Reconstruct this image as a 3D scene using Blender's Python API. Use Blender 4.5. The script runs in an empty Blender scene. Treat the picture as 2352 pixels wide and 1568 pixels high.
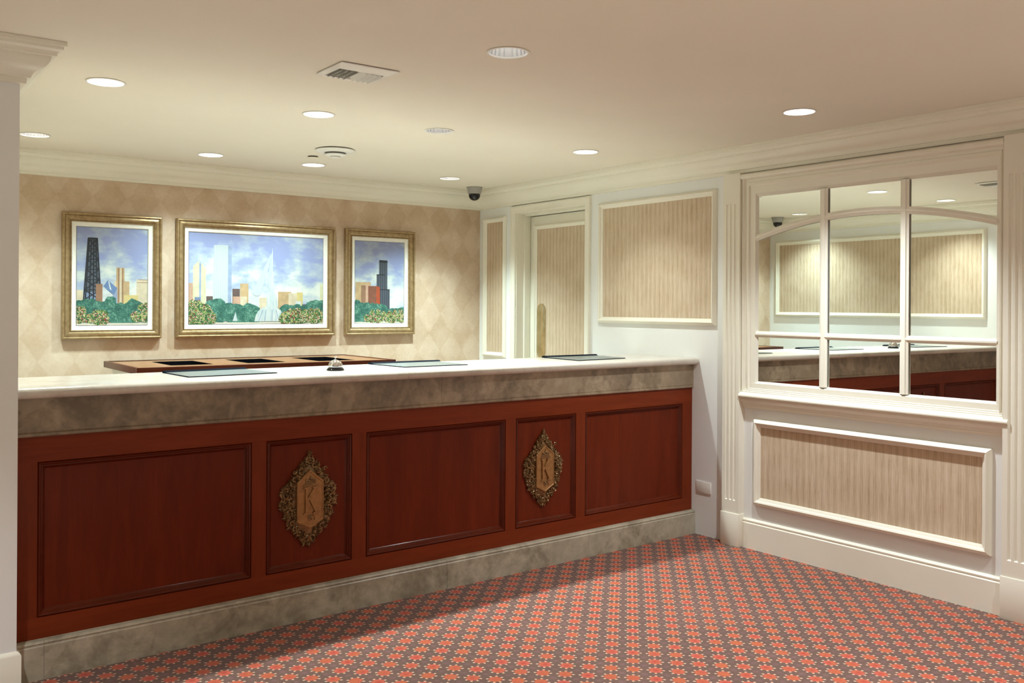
import bpy, bmesh, math, random
from mathutils import Vector, Matrix
random.seed(7)
S = bpy.context.scene
C = S.collection
PI = math.pi

# ------------------------------------------------------------------ dimensions (metres)
CAMH = 1.4129
XL, XR, YB = 0.5575, 4.3757, 6.3806        # left wall, right wall, back wall
YCOL = 3.7735                              # end face of the left wall
YC, TPHI = 3.9798, math.tan(0.0365)        # counter front line, slightly skewed in the room
ZCE, ZCR = 2.355, 2.2115                   # ceiling, underside of crown
XW, YF = -2.6, -2.6                        # far walls behind the viewer

# ------------------------------------------------------------------ node helpers
def srgb(r, g, b):
    f = lambda c: (c/255/12.92) if c <= 10 else ((c/255+.055)/1.055)**2.4
    return (f(r), f(g), f(b), 1)

class NT:
    def __init__(self, name):
        self.m = bpy.data.materials.new(name); self.m.use_nodes = True
        self.t = self.m.node_tree; self.b = self.t.nodes['Principled BSDF']
        self.co = None
    def n(self, typ, **kw):
        nd = self.t.nodes.new(typ)
        for k, v in kw.items(): setattr(nd, k, v)
        return nd
    def link(self, a, b): self.t.links.new(a, b)
    def put(self, sock, v):
        if hasattr(v, 'is_output') or isinstance(v, bpy.types.NodeSocket): self.link(v, sock)
        else: sock.default_value = v
    def obj(self):
        if self.co is None: self.co = self.n('ShaderNodeTexCoord').outputs['Object']
        return self.co
    def math(self, op, a, b=None, c=None):
        nd = self.n('ShaderNodeMath', operation=op); self.put(nd.inputs[0], a)
        if b is not None: self.put(nd.inputs[1], b)
        if c is not None: self.put(nd.inputs[2], c)
        return nd.outputs[0]
    def xyz(self, v=None):
        nd = self.n('ShaderNodeSeparateXYZ'); self.link(v if v is not None else self.obj(), nd.inputs[0])
        return nd.outputs
    def comb(self, x=0., y=0., z=0.):
        nd = self.n('ShaderNodeCombineXYZ')
        for i, v in enumerate((x, y, z)): self.put(nd.inputs[i], v)
        return nd.outputs[0]
    def noise(self, scale, detail=3, rough=.5, vec=None, dist=0.):
        nd = self.n('ShaderNodeTexNoise'); self.link(vec if vec is not None else self.obj(), nd.inputs['Vector'])
        nd.inputs['Scale'].default_value = scale; nd.inputs['Detail'].default_value = detail
        nd.inputs['Roughness'].default_value = rough; nd.inputs['Distortion'].default_value = dist
        return nd.outputs[0]
    def voro(self, scale, vec=None, out='Distance', feature='F1'):
        nd = self.n('ShaderNodeTexVoronoi', feature=feature); self.link(vec if vec is not None else self.obj(), nd.inputs['Vector'])
        nd.inputs['Scale'].default_value = scale
        return nd.outputs[out]
    def mapping(self, scale=(1, 1, 1), rot=(0, 0, 0), loc=(0, 0, 0)):
        nd = self.n('ShaderNodeMapping'); self.link(self.obj(), nd.inputs[0])
        nd.inputs['Scale'].default_value = scale; nd.inputs['Rotation'].default_value = rot; nd.inputs['Location'].default_value = loc
        return nd.outputs[0]
    def ramp(self, f, stops, interp='LINEAR'):
        nd = self.n('ShaderNodeValToRGB'); r = nd.color_ramp; r.interpolation = interp
        while len(r.elements) < len(stops): r.elements.new(.5)
        for e, (p, c) in zip(r.elements, stops): e.position = p; e.color = c if len(c) == 4 else (*c, 1)
        self.put(nd.inputs[0], f); return nd.outputs[0]
    def mix(self, f, a, b, blend='MIX'):
        nd = self.n('ShaderNodeMix', data_type='RGBA', blend_type=blend)
        w4 = lambda q: (*q, 1) if isinstance(q, tuple) and len(q) == 3 else q
        self.put(nd.inputs[0], f); self.put(nd.inputs[6], w4(a)); self.put(nd.inputs[7], w4(b))
        return nd.outputs[2]
    def step(self, a, lo, hi):
        nd = self.n('ShaderNodeMapRange', interpolation_type='SMOOTHSTEP'); self.put(nd.inputs[0], a)
        nd.inputs[1].default_value = lo; nd.inputs[2].default_value = hi
        return nd.outputs[0]
    def bump(self, h, strength=.2, dist=.01):
        nd = self.n('ShaderNodeBump'); self.put(nd.inputs['Height'], h)
        nd.inputs['Strength'].default_value = strength; nd.inputs['Distance'].default_value = dist
        self.link(nd.outputs[0], self.b.inputs['Normal'])
    def done(self, col=None, rough=.5, metal=0., coat=0., spec=None):
        if col is not None: self.put(self.b.inputs['Base Color'], col)
        self.put(self.b.inputs['Roughness'], rough); self.b.inputs['Metallic'].default_value = metal
        self.b.inputs['Coat Weight'].default_value = coat; self.b.inputs['Coat Roughness'].default_value = .12
        if spec is not None: self.b.inputs['Specular IOR Level'].default_value = spec
        return self.m

def plain(name, col, rough=.5, metal=0., coat=0., var=.06, scale=6., spec=None):
    t = NT(name); f = t.noise(scale, 3)
    d = tuple(max(0, c*(1-var)) for c in col[:3])+(1,); l = tuple(min(1, c*(1+var)) for c in col[:3])+(1,)
    return t.done(t.ramp(f, [(.3, d), (.7, l)]), rough, metal, coat, spec)

M = {}
def make_materials():
    M['ceiling'] = plain('ceiling_paint', (.80, .742, .645), .85, var=.02, scale=1.5, spec=.2)
    M['trim'] = plain('cream_trim_paint', (.81, .78, .675), .42, var=.02, scale=3)
    M['wall'] = plain('white_wall_paint', (.80, .81, .80), .6, var=.015, scale=2, spec=.3)
    M['bounce_floor'] = plain('pale_bounce_floor', (.72, .70, .64), .5, var=.04)  # invented pale floor finish, chosen to throw light upward
    M['black'] = plain('black_plastic', (.012, .012, .013), .25)
    M['blackgloss'] = plain('black_gloss', (.006, .006, .008), .08)
    M['white_metal'] = plain('white_enamel', (.8, .79, .75), .4)
    M['gap'] = plain('dark_cavity', (.03, .026, .02), .8)
    M['chrome'] = plain('chrome', (.82, .82, .83), .07, 1., var=.02)
    M['grey_plastic'] = plain('grey_plastic', (.36, .345, .32), .5)
    M['darkgrey'] = plain('dark_grey_plastic', (.13, .13, .12), .6)
    M['plate'] = plain('ivory_plastic', (.84, .82, .77), .4, var=.02)
    M['liner'] = plain('linen_liner', (.88, .875, .81), .8, var=.03, scale=40)
    # mirror glass
    t = NT('mirror_silver'); t.ramp(.5, [(0, (0, 0, 0)), (1, (1, 1, 1))])
    M['mirror'] = plain('mirror_silver', (.86, .89, .86), .0, 1., var=.004)
    # downlight materials
    t = NT('lamp_glow'); t.b.inputs['Emission Color'].default_value = (1, .97, .92, 1); t.b.inputs['Emission Strength'].default_value = 14.
    M['lamp'] = t.done((.9, .9, .9, 1), .5)
    t = NT('dim_lamp_glow'); t.b.inputs['Emission Color'].default_value = (1, .97, .92, 1); t.b.inputs['Emission Strength'].default_value = 5.
    M['lamp_dim'] = t.done((.9, .9, .9, 1), .5)
    t = NT('ribbed_reflector')
    x, y, z = t.xyz(); a = t.math('ARCTAN2', y, x); rib = t.math('SINE', t.math('MULTIPLY', a, 22.))
    t.bump(rib, .35, .01)
    M['reflector'] = t.done((.88, .88, .89, 1), .22, .85)
    # carpet
    t = NT('carpet_star')
    x, y, z = t.xyz()
    ca, sa = math.cos(math.radians(-43.6)), math.sin(math.radians(-43.6)); P = .0865
    wob = t.noise(9., 2)
    u = t.math('DIVIDE', t.math('ADD', t.math('MULTIPLY', x, ca), t.math('MULTIPLY', y, sa)), P)
    v = t.math('DIVIDE', t.math('SUBTRACT', t.math('MULTIPLY', y, ca), t.math('MULTIPLY', x, sa)), P)
    fu = t.math('SUBTRACT', t.math('FRACT', t.math('ADD', u, .18)), .5)
    fv = t.math('SUBTRACT', t.math('FRACT', t.math('ADD', v, .30)), .5)
    r = t.math('SQRT', t.math('ADD', t.math('MULTIPLY', fu, fu), t.math('MULTIPLY', fv, fv)))
    th = t.math('ARCTAN2', fv, fu)
    c8 = t.math('COSINE', t.math('MULTIPLY', th, 8.))
    pile = t.noise(260., 2, .6)
    rn = t.math('ADD', r, t.math('MULTIPLY', t.math('SUBTRACT', pile, .5), .14))
    rad = t.math('ADD', t.math('MULTIPLY', c8, .050), .305)
    d = t.math('SUBTRACT', rn, rad)
    inside = t.step(d, .015, -.015)
    # cream flecks at the eight points of each star
    tip = t.math('MULTIPLY', t.step(c8, .1, .8), t.math('MULTIPLY', t.step(rn, .29, .33), t.step(rn, .425, .385)))
    wear = t.noise(2.2, 4, .6)
    red = t.mix(t.step(rn, .0, .26), (.36, .042, .025, 1), (.45, .088, .058, 1))
    redv = t.mix(t.step(t.noise(11., 2), .35, .65), red, (.41, .095, .040, 1))
    edge = t.math('MAXIMUM', t.math('ABSOLUTE', fu), t.math('ABSOLUTE', fv))
    corner = t.math('MULTIPLY', t.step(t.math('ABSOLUTE', fu), .30, .46), t.step(t.math('ABSOLUTE', fv), .30, .46))
    bg = t.mix(corner, (.125, .066, .050, 1), (.172, .088, .090, 1))
    bg = t.mix(t.math('MULTIPLY', t.step(pile, .40, .75), .6), bg, (.25, .135, .120, 1))
    bg = t.mix(t.step(wear, .40, .70), t.mix(.35, bg, (.07, .04, .03, 1)), bg)
    col = t.mix(inside, bg, redv)
    col = t.mix(t.math('MULTIPLY', tip, .85), col, (.62, .42, .30, 1))
    t.bump(pile, .5, .004)
    M['carpet'] = t.done(col, .95, spec=.1)
    t.b.inputs['Sheen Weight'].default_value = .15
    # striped wallpaper (stripes run up the wall)
    t = NT('striped_wallpaper')
    x, y, z = t.xyz()
    s = t.math('SINE', t.math('MULTIPLY', y, 2*PI/.040))
    s2 = t.math('SINE', t.math('MULTIPLY', y, 2*PI/.0125))
    fib = t.noise(1., 4, .6, t.comb(t.math('MULTIPLY', x, 60.), t.math('MULTIPLY', y, 160.), t.math('MULTIPLY', z, 9.)))
    blot = t.noise(7., 3)
    f = t.math('ADD', t.math('MULTIPLY', s, t.math('MULTIPLY_ADD', t.noise(30., 2), .16, .04)), t.math('MULTIPLY', s2, .05))
    f = t.math('ADD', t.math('ADD', f, .5), t.math('MULTIPLY', t.math('SUBTRACT', fib, .5), 1.0))
    f = t.math('ADD', f, t.math('MULTIPLY', t.math('SUBTRACT', blot, .5), .5))
    M['stripe'] = t.done(t.ramp(f, [(.15, (.435, .32, .205)), (.5, (.565, .445, .32)), (.85, (.67, .555, .425))]), .7, spec=.25)
    # harlequin wallpaper on the back wall
    t = NT('harlequin_wallpaper')
    x, y, z = t.xyz()
    u = t.math('DIVIDE', x, .21); v = t.math('DIVIDE', z, .30)
    ww = t.math('MULTIPLY', t.math('SUBTRACT', t.noise(22., 3), .5), .22)
    a = t.math('PINGPONG', t.math('ADD', t.math('ADD', u, v), ww), 1.)
    b = t.math('PINGPONG', t.math('ADD', t.math('SUBTRACT', u, v), t.math('ADD', ww, 20.)), 1.)
    sa_ = t.step(a, .46, .54); sb_ = t.step(b, .46, .54)
    x_or = t.math('ABSOLUTE', t.math('SUBTRACT', sa_, sb_))
    mot = t.noise(5., 5, .62); fine = t.noise(55., 3)
    f = t.math('ADD', t.math('MULTIPLY', x_or, .125), t.math('ADD', t.math('MULTIPLY', mot, .85), t.math('MULTIPLY', fine, .2)))
    M['harlequin'] = t.done(t.ramp(f, [(.30, (.49, .345, .225)), (.55, (.60, .455, .33)), (.85, (.72, .59, .465))]), .7, spec=.25)
    # mahogany
    def wood(name, vec, c0, c1, rough, coat=.02):
        t = NT(name); mp = t.mapping(scale=vec)
        g = t.noise(3., 6, .65, mp, .6); g2 = t.noise(14., 3, .6, mp)
        f = t.math('ADD', t.math('MULTIPLY', g, .75), t.math('MULTIPLY', g2, .25))
        return t.done(t.ramp(f, [(.32, c0), (.68, c1)]), rough, coat=coat, spec=.14)
    M['wood_v'] = wood('mahogany_upright_grain', (5, 5, .6), (.098, .0120, .0026), (.165, .0220, .0050), .36)
    M['wood_h'] = wood('mahogany_level_grain', (.6, 5, 6), (.150, .0225, .0050), (.215, .0355, .0090), .34)
    M['wood_stile'] = wood('mahogany_stile_grain', (5, 5, .6), (.140, .0210, .0046), (.205, .0335, .0082), .34)
    M['wood_moulding'] = wood('polished_mahogany_moulding', (1, 5, 2), (.075, .0095, .0022), (.115, .016, .004), .22, .14)
    M['desk_wood'] = wood('tan_desk_wood', (1.2, 5, 5), (.25, .115, .050), (.33, .16, .075), .22)
    M['desk_edge'] = wood('dark_desk_edge', (.6, 5, 6), (.07, .016, .008), (.11, .027, .012), .3)
    # stone
    def stone(name, c, rough, sc=5.):
        t = NT(name)
        w = t.noise(sc, 6, .62, None, .7); s = t.noise(26., 4, .6); vv = t.voro(7., None, 'Distance', 'DISTANCE_TO_EDGE')
        f = t.math('ADD', t.math('MULTIPLY', w, .68), t.math('MULTIPLY', s, .32))
        col = t.ramp(f, [(.39, c[0]), (.47, c[1]), (.53, c[2]), (.63, c[3])])
        patch = t.step(t.noise(1.9, 4, .6, None, .5), .53, .555)
        col = t.mix(t.math('MULTIPLY', patch, .42), col, c[3])
        vein = t.math('MULTIPLY', t.step(vv, .02, .0), t.step(t.noise(2.5, 2), .55, .65))
        col = t.mix(t.math('MULTIPLY', vein, .35), col, c[4])
        return t.done(col, rough, spec=.5)
    M['stone'] = stone('brown_marble', [(.165, .122, .080), (.225, .170, .112), (.28, .212, .142), (.40, .315, .22), (.15, .08, .045)], .3)
    M['stone_base'] = stone('grey_brown_marble', [(.25, .222, .162), (.325, .29, .215), (.39, .35, .265), (.50, .455, .355), (.22, .13, .08)], .35, 7.)
    M['stone_top'] = stone('cream_marble', [(.50, .45, .39), (.56, .51, .45), (.60, .55, .48), (.64, .59, .52), (.42, .30, .23)], .22, 3.)
    # gilded frame, carved emblem, brass
    t = NT('antique_gold'); g = t.noise(40., 4)
    M['gold'] = t.done(t.ramp(g, [(.3, (.30, .20, .095)), (.7, (.44, .315, .165))]), .36, .45)
    t = NT('dark_gold'); g = t.noise(40., 4)
    M['gold_dark'] = t.done(t.ramp(g, [(.3, (.15, .085, .035)), (.7, (.23, .14, .062))]), .45, .5)
    t = NT('bronze_carving'); g = t.noise(60., 4)
    M['bronze'] = t.done(t.ramp(g, [(.3, (.15, .080, .030)), (.7, (.36, .22, .10))]), .24, .5)
    t = NT('bronze_shield'); g = t.noise(45., 4)
    M['bronze_light'] = t.done(t.ramp(g, [(.3, (.28, .13, .042)), (.7, (.40, .205, .072))]), .38, .35)
    t = NT('worn_brass'); g = t.noise(18., 4)
    M['brass'] = t.done(t.ramp(g, [(.3, (.45, .33, .16)), (.7, (.62, .50, .30))]), .25, .8)
    # desk pads
    M['leather'] = plain('grey_green_leather', (.15, .175, .17), .3, var=.03, scale=30)
    M['navy'] = plain('navy_leather', (.012, .014, .020), .6, spec=.0)
make_materials()

# ------------------------------------------------------------------ mesh helpers
def finish(bm, smooth=True, ang=35):
    bmesh.ops.remove_doubles(bm, verts=bm.verts, dist=1e-6)
    bmesh.ops.recalc_face_normals(bm, faces=bm.faces)
    me = bpy.data.meshes.new('m')
    bm.to_mesh(me); bm.free()
    if smooth:
        me.polygons.foreach_set('use_smooth', [True]*len(me.polygons))
        me.set_sharp_from_angle(angle=math.radians(ang))
    return me

def obj(name, bm, mats, parent=None, smooth=True, origin=None, ang=35):
    """links a bmesh (in world coordinates) as one object; a child keeps its parent's frame"""
    me = finish(bm, smooth, ang) if isinstance(bm, bmesh.types.BMesh) else bm
    me.name = name
    for m in (mats if isinstance(mats, (list, tuple)) else [mats]): me.materials.append(M[m] if isinstance(m, str) else m)
    o = bpy.data.objects.new(name, me); C.objects.link(o)
    if parent is not None:
        o.parent = parent
        p, off = parent, Vector((0, 0, 0))
        while p is not None: off += p.location; p = p.parent
        me.transform(Matrix.Translation(-off))
    elif origin is not None:
        me.transform(Matrix.Translation(-Vector(origin))); o.location = origin
    return o

def tag(o, label=None, cat=None, group=None, kind=None):
    if label: o['label'] = label
    if cat: o['category'] = cat
    if group: o['group'] = group
    if kind: o['kind'] = kind
    return o

def thing(name, label, cat, loc=(0, 0, 0), group=None, kind=None):
    o = bpy.data.objects.new(name, None); C.objects.link(o); o.location = loc; o.empty_display_size = .1
    return tag(o, label, cat, group, kind)

def B(): return bmesh.new()

def box(bm, x0, x1, y0, y1, z0, z1, bev=0., mi=0):
    vs = [bm.verts.new((x, y, z)) for x in (x0, x1) for y in (y0, y1) for z in (z0, z1)]
    fs = [bm.faces.new([vs[i] for i in q]) for q in ((0, 1, 3, 2), (4, 6, 7, 5), (0, 4, 5, 1), (2, 3, 7, 6), (0, 2, 6, 4), (1, 5, 7, 3))]
    for f in fs: f.material_index = mi
    if bev:
        es = {e for f in fs for e in f.edges}
        bmesh.ops.bevel(bm, geom=list(es), offset=bev, segments=2, affect='EDGES', profile=.5)

_t = bmesh.new(); bmesh.ops.create_icosphere(_t, subdivisions=2, radius=1.)
ICO_V = [v.co.copy() for v in _t.verts]; ICO_F = [[v.index for v in f.verts] for f in _t.faces]; _t.free()
def blob(bm, fn):
    vs = [bm.verts.new(fn(c)) for c in ICO_V]
    for f in ICO_F: bm.faces.new([vs[i] for i in f])

class Frame:
    """a wall frame: u along the wall, v up, n out of the wall"""
    def __init__(s, O, U, N): s.O, s.U, s.V, s.N = Vector(O), Vector(U), Vector((0, 0, 1)), Vector(N)
    def __call__(s, u, v, n): return s.O + s.U*u + s.V*v + s.N*n
RW = Frame((XR, 0, 0), (0, 1, 0), (-1, 0, 0))
LW = Frame((XL, 0, 0), (0, 1, 0), (1, 0, 0))
BW = Frame((0, YB, 0), (1, 0, 0), (0, -1, 0))
class CounterFrame:
    def __call__(s, u, v, n): return Vector((u, YC + TPHI*(u-XR) - n, v))
CF = CounterFrame()

def fbox(bm, F, u0, u1, v0, v1, n0, n1, bev=0.):
    vs = [bm.verts.new(F(u, v, n)) for u in (u0, u1) for v in (v0, v1) for n in (n0, n1)]
    fs = [bm.faces.new([vs[i] for i in q]) for q in ((0, 1, 3, 2), (4, 6, 7, 5), (0, 4, 5, 1), (2, 3, 7, 6), (0, 2, 6, 4), (1, 5, 7, 3))]
    if bev:
        bmesh.ops.bevel(bm, geom=list({e for f in fs for e in f.edges}), offset=bev, segments=2, affect='EDGES', profile=.5)

def ring(bm, F, u0, u1, v0, v1, prof):
    """mitred rectangular moulding, profile = (inset from the outer edge, height)"""
    loops = []
    for d, h in prof:
        loops.append([bm.verts.new(F(u, v, h)) for u, v in ((u0+d, v0+d), (u1-d, v0+d), (u1-d, v1-d), (u0+d, v1-d))])
    for a, b in zip(loops, loops[1:]):
        for i in range(4):
            j = (i+1) % 4
            bm.faces.new((a[i], a[j], b[j], b[i]))
    return loops

def poly_prism(bm, F, pts, n0, n1, bev=0.):
    a = [bm.verts.new(F(u, v, n0)) for u, v in pts]; b = [bm.verts.new(F(u, v, n1)) for u, v in pts]
    f1 = bm.faces.new(a); f2 = bm.faces.new(b)
    for i in range(len(pts)):
        j = (i+1) % len(pts); bm.faces.new((a[i], a[j], b[j], b[i]))
    if bev: bmesh.ops.bevel(bm, geom=list(f2.edges), offset=bev, segments=2, affect='EDGES', profile=.5)

def lathe(bm, prof, cx=0, cy=0, cz=0, n=40, mi=None, close=False):
    """prof = (r, z[, material])"""
    rows = []
    for p in prof:
        r, z = p[0], p[1]
        if r < 1e-6: rows.append([bm.verts.new((cx, cy, cz+z))])
        else: rows.append([bm.verts.new((cx+r*math.cos(2*PI*i/n), cy+r*math.sin(2*PI*i/n), cz+z)) for i in range(n)])
    for k, (a, b) in enumerate(zip(rows, rows[1:])):
        m = mi[k] if mi else 0
        for i in range(n):
            j = (i+1) % n
            if len(a) == 1 and len(b) == 1: continue
            if len(a) == 1: f = bm.faces.new((a[0], b[i], b[j]))
            elif len(b) == 1: f = bm.faces.new((a[i], b[0], a[j]))
            else: f = bm.faces.new((a[i], b[i], b[j], a[j]))
            f.material_index = m

def plan_sweep(bm, path, prof, z0, i0, i1):
    """moulding profile (out, up) run along a plan path, room on the right; builds segments i0..i1 with mitres"""
    P = [Vector((p[0], p[1])) for p in path]
    def right(a, b):
        d = (b-a).normalized(); return Vector((d.y, -d.x))
    def mit(i):
        if i == 0: return right(P[0], P[1])
        if i == len(P)-1: return right(P[-2], P[-1])
        a, b = right(P[i-1], P[i]), right(P[i], P[i+1])
        m = a+b; return m/(m.dot(a))
    for i in range(i0, i1):
        ma, mb = mit(i), mit(i+1)
        A = [bm.verts.new((*(P[i]+ma*d), z0+h)) for d, h in prof]
        Bv = [bm.verts.new((*(P[i+1]+mb*d), z0+h)) for d, h in prof]
        for k in range(len(prof)-1): bm.faces.new((A[k], Bv[k], Bv[k+1], A[k+1]))
        bm.faces.new(A); bm.faces.new(Bv)

def tube(bm, pts, r, n=6, caps=True):
    pts = [Vector(p) for p in pts]; rings = []
    up = Vector((.13, .31, .94)).normalized()
    for i, p in enumerate(pts):
        d = (pts[min(i+1, len(pts)-1)]-pts[max(i-1, 0)]).normalized()
        a = d.cross(up); a = a.normalized() if a.length > 1e-4 else d.cross(Vector((1, 0, 0))).normalized()
        b = d.cross(a); rr = r[i] if isinstance(r, (list, tuple)) else r
        rings.append([bm.verts.new(p+(a*math.cos(2*PI*k/n)+b*math.sin(2*PI*k/n))*rr) for k in range(n)])
    for a, b in zip(rings, rings[1:]):
        for k in range(n): bm.faces.new((a[k], a[(k+1) % n], b[(k+1) % n], b[k]))
    if caps: bm.faces.new(rings[0]); bm.faces.new(rings[-1])

# ------------------------------------------------------------------ room shell
LIGHTS = [  # x, y, kind, power factor, label
    (2.025, 2.776, 'dim', (0.1, 50), 'ceiling downlight with ribbed silver reflector nearest the viewer, over the open carpet'),
    (0.944, 4.190, 'bulb', (0.75, 54), 'glaring ceiling downlight with visible bulb near the left pillar capital'),
    (0.924, 5.741, 'open', (.75, 57), 'leftmost ceiling downlight, half hidden behind the left pillar edge'),
    (1.942, 4.244, 'full', (1.0, 58), 'bright white ceiling downlight just behind the square air vent'),
    (1.931, 5.810, 'full', (.74, 63), 'bright ceiling downlight along the back wall, above the gap left of the wide painting'),
    (2.614, 5.789, 'full', (.78, 64), 'bright ceiling downlight beside the small sprinkler plate and smoke detector'),
    (2.638, 4.243, 'dim', (1.7, 46), 'dim ceiling downlight with grey reflector, right of the smoke detector'),
    (3.681, 5.766, 'open', (1.35, 52), 'small ceiling downlight near the dome camera in the back right corner'),
    (3.695, 4.261, 'full', (.6, 57), 'bright ceiling downlight in front of the large wallpaper panel over the counter end'),
    (3.741, 2.757, 'full', (1.35, 56), 'bright ceiling downlight nearest the mirror on the right'),
]
VENT = (1.715, 3.378, .140, .122)      # centre and half sizes of its hole
RH = .0745

def build_ceiling():
    bm = B()
    x0, x1, y0, y1 = XW, XR+.2, YF, YB+.2
    rows = {}
    for L in LIGHTS:
        key = 0 if L[1] < 3 else (1 if L[1] < 5 else 2)
        rows.setdefault(key, []).append(('c', L[0], L[1]))
    bands = [(2.60, 2.95, rows[0]), (3.378-.10, 3.378+.10, [('v',)]), (4.05, 4.40, rows[1]), (5.60, 5.95, rows[2])]
    V = lambda x, y: bm.verts.new((x, y, ZCE))
    quad = lambda a, b, c, d: bm.faces.new((V(a, c), V(b, c), V(b, d), V(a, d)))
    y = y0
    for ya, yb, items in bands:
        quad(x0, x1, y, ya); x = x0
        for it in sorted(items, key=lambda q: q[1] if len(q) > 1 else 0):
            if it[0] == 'v':
                a, b = VENT[0]-.115, VENT[0]+.115
                quad(x, a, ya, yb)
            else:
                cx, cy = it[1], it[2]; a, b = cx-.15, cx+.15
                quad(x, a, ya, yb)
                angs = sorted({2*PI*k/40 - PI for k in range(40)} | {math.atan2(yy-cy, xx-cx) for xx in (a, b) for yy in (ya, yb)})
                inn, out = [], []
                for t in angs:
                    c, s = math.cos(t), math.sin(t)
                    k = min(((b-cx)/c if c > 1e-9 else ((a-cx)/c if c < -1e-9 else 9e9)), ((yb-cy)/s if s > 1e-9 else ((ya-cy)/s if s < -1e-9 else 9e9)))
                    inn.append(V(cx+RH*c, cy+RH*s)); out.append(V(cx+k*c, cy+k*s))
                for i in range(len(angs)):
                    j = (i+1) % len(angs); bm.faces.new((inn[i], out[i], out[j], inn[j]))
            x = b
        quad(x, x1, ya, yb); y = yb
    quad(x0, x1, y, y1)
    return bm
tag(obj('ceiling', build_ceiling(), 'ceiling', smooth=False), kind='structure')

bm = bmesh.new(); f_ = bm.faces.new([bm.verts.new(p) for p in ((-2.6, 3.9, 0), (XR+.3, -.9, 0), (XR+.3, YB+.2, 0), (-2.6, YB+.2, 0))])
bmesh.ops.extrude_face_region(bm, geom=[f_]); [setattr(v.co, 'z', -.08) for v in f_.verts]
tag(obj('floor', bm, 'carpet', smooth=False), kind='structure')
bm = bmesh.new(); f_ = bm.faces.new([bm.verts.new(p) for p in ((-2.6, 3.9, 0), (-2.6, YF, 0), (XR+.3, YF, 0), (XR+.3, -.9, 0))])
bmesh.ops.extrude_face_region(bm, geom=[f_]); [setattr(v.co, 'z', -.08) for v in f_.verts]
tag(obj('floor_lobby_bounce', bm, 'bounce_floor', smooth=False), kind='structure')  # unseen pale floor added behind the viewer to bounce light onto the ceiling
bm = B(); box(bm, XL, XR, YC+.05, YB, 0, .004)
tag(obj('floor_office_bounce', bm, 'bounce_floor', smooth=False), kind='structure')  # unseen pale layer added behind the counter for bounce light
bm = B(); box(bm, XL-.3, XR+.3, YB, YB+.12, 0, ZCE)
tag(obj('wall_back', bm, 'harlequin', smooth=False), kind='structure')
bm = B(); box(bm, XW, XL, YCOL, YB, 0, ZCE)
tag(obj('wall_left', bm, 'wall', smooth=False), kind='structure')
DY0, DY1, DZ = 5.035, 5.872, 2.148       # door opening in the right wall
bm = B()
box(bm, XR, XR+.3, YF, DY0, 0, ZCE); box(bm, XR, XR+.3, DY1, YB, 0, ZCE); box(bm, XR, XR+.3, DY0, DY1, DZ, ZCE)
box(bm, XR+.2, XR+.3, DY0, DY1, 0, DZ)
tag(obj('wall_right', bm, 'wall', smooth=False), kind='structure')
# crown moulding: one length per wall
PW = .1325
CROWN = [(d*PW/.145, h) for d, h in [(.145, 0), (.145, -.0156), (.136, -.0175), (.135, -.027), (.120, -.0335), (.114, -.041), (.1135, -.049), (.098, -.0495),
         (.0965, -.058), (.092, -.068), (.083, -.080), (.072, -.0885), (.060, -.093), (.052, -.097), (.043, -.105), (.036, -.1155), (.034, -.1235), (.021, -.1245), (.020, -.1435), (0, -.1435), (0, 0)]]
CP = [(XW, YCOL), (XL, YCOL), (XL, YB), (XR, YB), (XR, YF)]
for i, nm in ((0, 'trim_1'), (1, 'trim_2'), (2, 'trim_3'), (3, 'trim_4')):
    bm = B(); plan_sweep(bm, CP, CROWN, ZCE-.0005, i, i+1)
    tag(obj(nm, bm, 'trim', ang=25), kind='structure')
# base board round the end of the left wall
BASE = [(0, 0), (.014, 0), (.014, .135), (.010, .142), (.004, .148), (0, .150)]
bm = B(); plan_sweep(bm, [(XW, YCOL), (XL, YCOL), (XL, YC-.16)], BASE, 0, 0, 2)
tag(obj('baseboard_left', bm, 'trim'), kind='structure')

# ------------------------------------------------------------------ right wall: panels, door, pilasters
PM = [(0, 0), (0, .010), (.004, .016), (.010, .024), (.017, .028), (.024, .024), (.028, .015), (.034, .012), (.040, .008), (.042, 0)]
def wall_panel(name, F, u0, u1, v0, v1, prof=PM, grow=1.):
    bm = B(); pr = [(d*grow, h*grow) for d, h in prof]
    ring(bm, F, u0, u1, v0, v1, pr)
    o = obj(name, bm, 'trim', origin=F((u0+u1)/2, v0, 0), ang=25); tag(o, kind='structure')
    bm = B(); d = pr[-1][0]-.004
    fbox(bm, F, u0+d, u1-d, v0+d, v1-d, .0005, .003)
    obj('wallpaper', bm, 'stripe', o, smooth=False)
    return o
wall_panel('trim_5', RW, 3.815, 4.888, 1.303, 2.140)
wall_panel('trim_6', RW, 6.000, 6.310, 1.000, 2.138)
wall_panel('trim_7', RW, 2.142, 3.520, .262, .762, grow=1.1)
wall_panel('trim_8', LW, 4.02, 6.30, 1.325, 2.125, grow=1.1)

# door
dr = thing('door_1', None, None, (XR, (DY0+DY1)/2, 0), kind='structure')
bm = B()
CAS = [(0, 0), (0, .018), (.006, .024), (.018, .024), (.022, .020), (.044, .016), (.052, .018), (.056, .012), (.056, -.02)]
w = .056; u0, u1, v1 = DY0-w, DY1+w, DZ+w
lo = []
for d, h in CAS: lo.append([bm.verts.new(RW(u, v, h)) for u, v in ((u0+d, 0), (u0+d, v1-d), (u1-d, v1-d), (u1-d, 0))])
for a, b in zip(lo, lo[1:]):
    for i in range(3): bm.faces.new((a[i], a[i+1], b[i+1], b[i]))
obj('door_casing', bm, 'trim', dr, ang=25)
bm = B()
for (a, b, n0, n1, t) in ((DY0, DY1, 0, -.20, .004), ):
    fbox(bm, RW, DY0, DY0+t, 0, DZ, n1, n0); fbox(bm, RW, DY1-t, DY1, 0, DZ, n1, n0); fbox(bm, RW, DY0, DY1, DZ-t, DZ, n1, n0)
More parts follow.
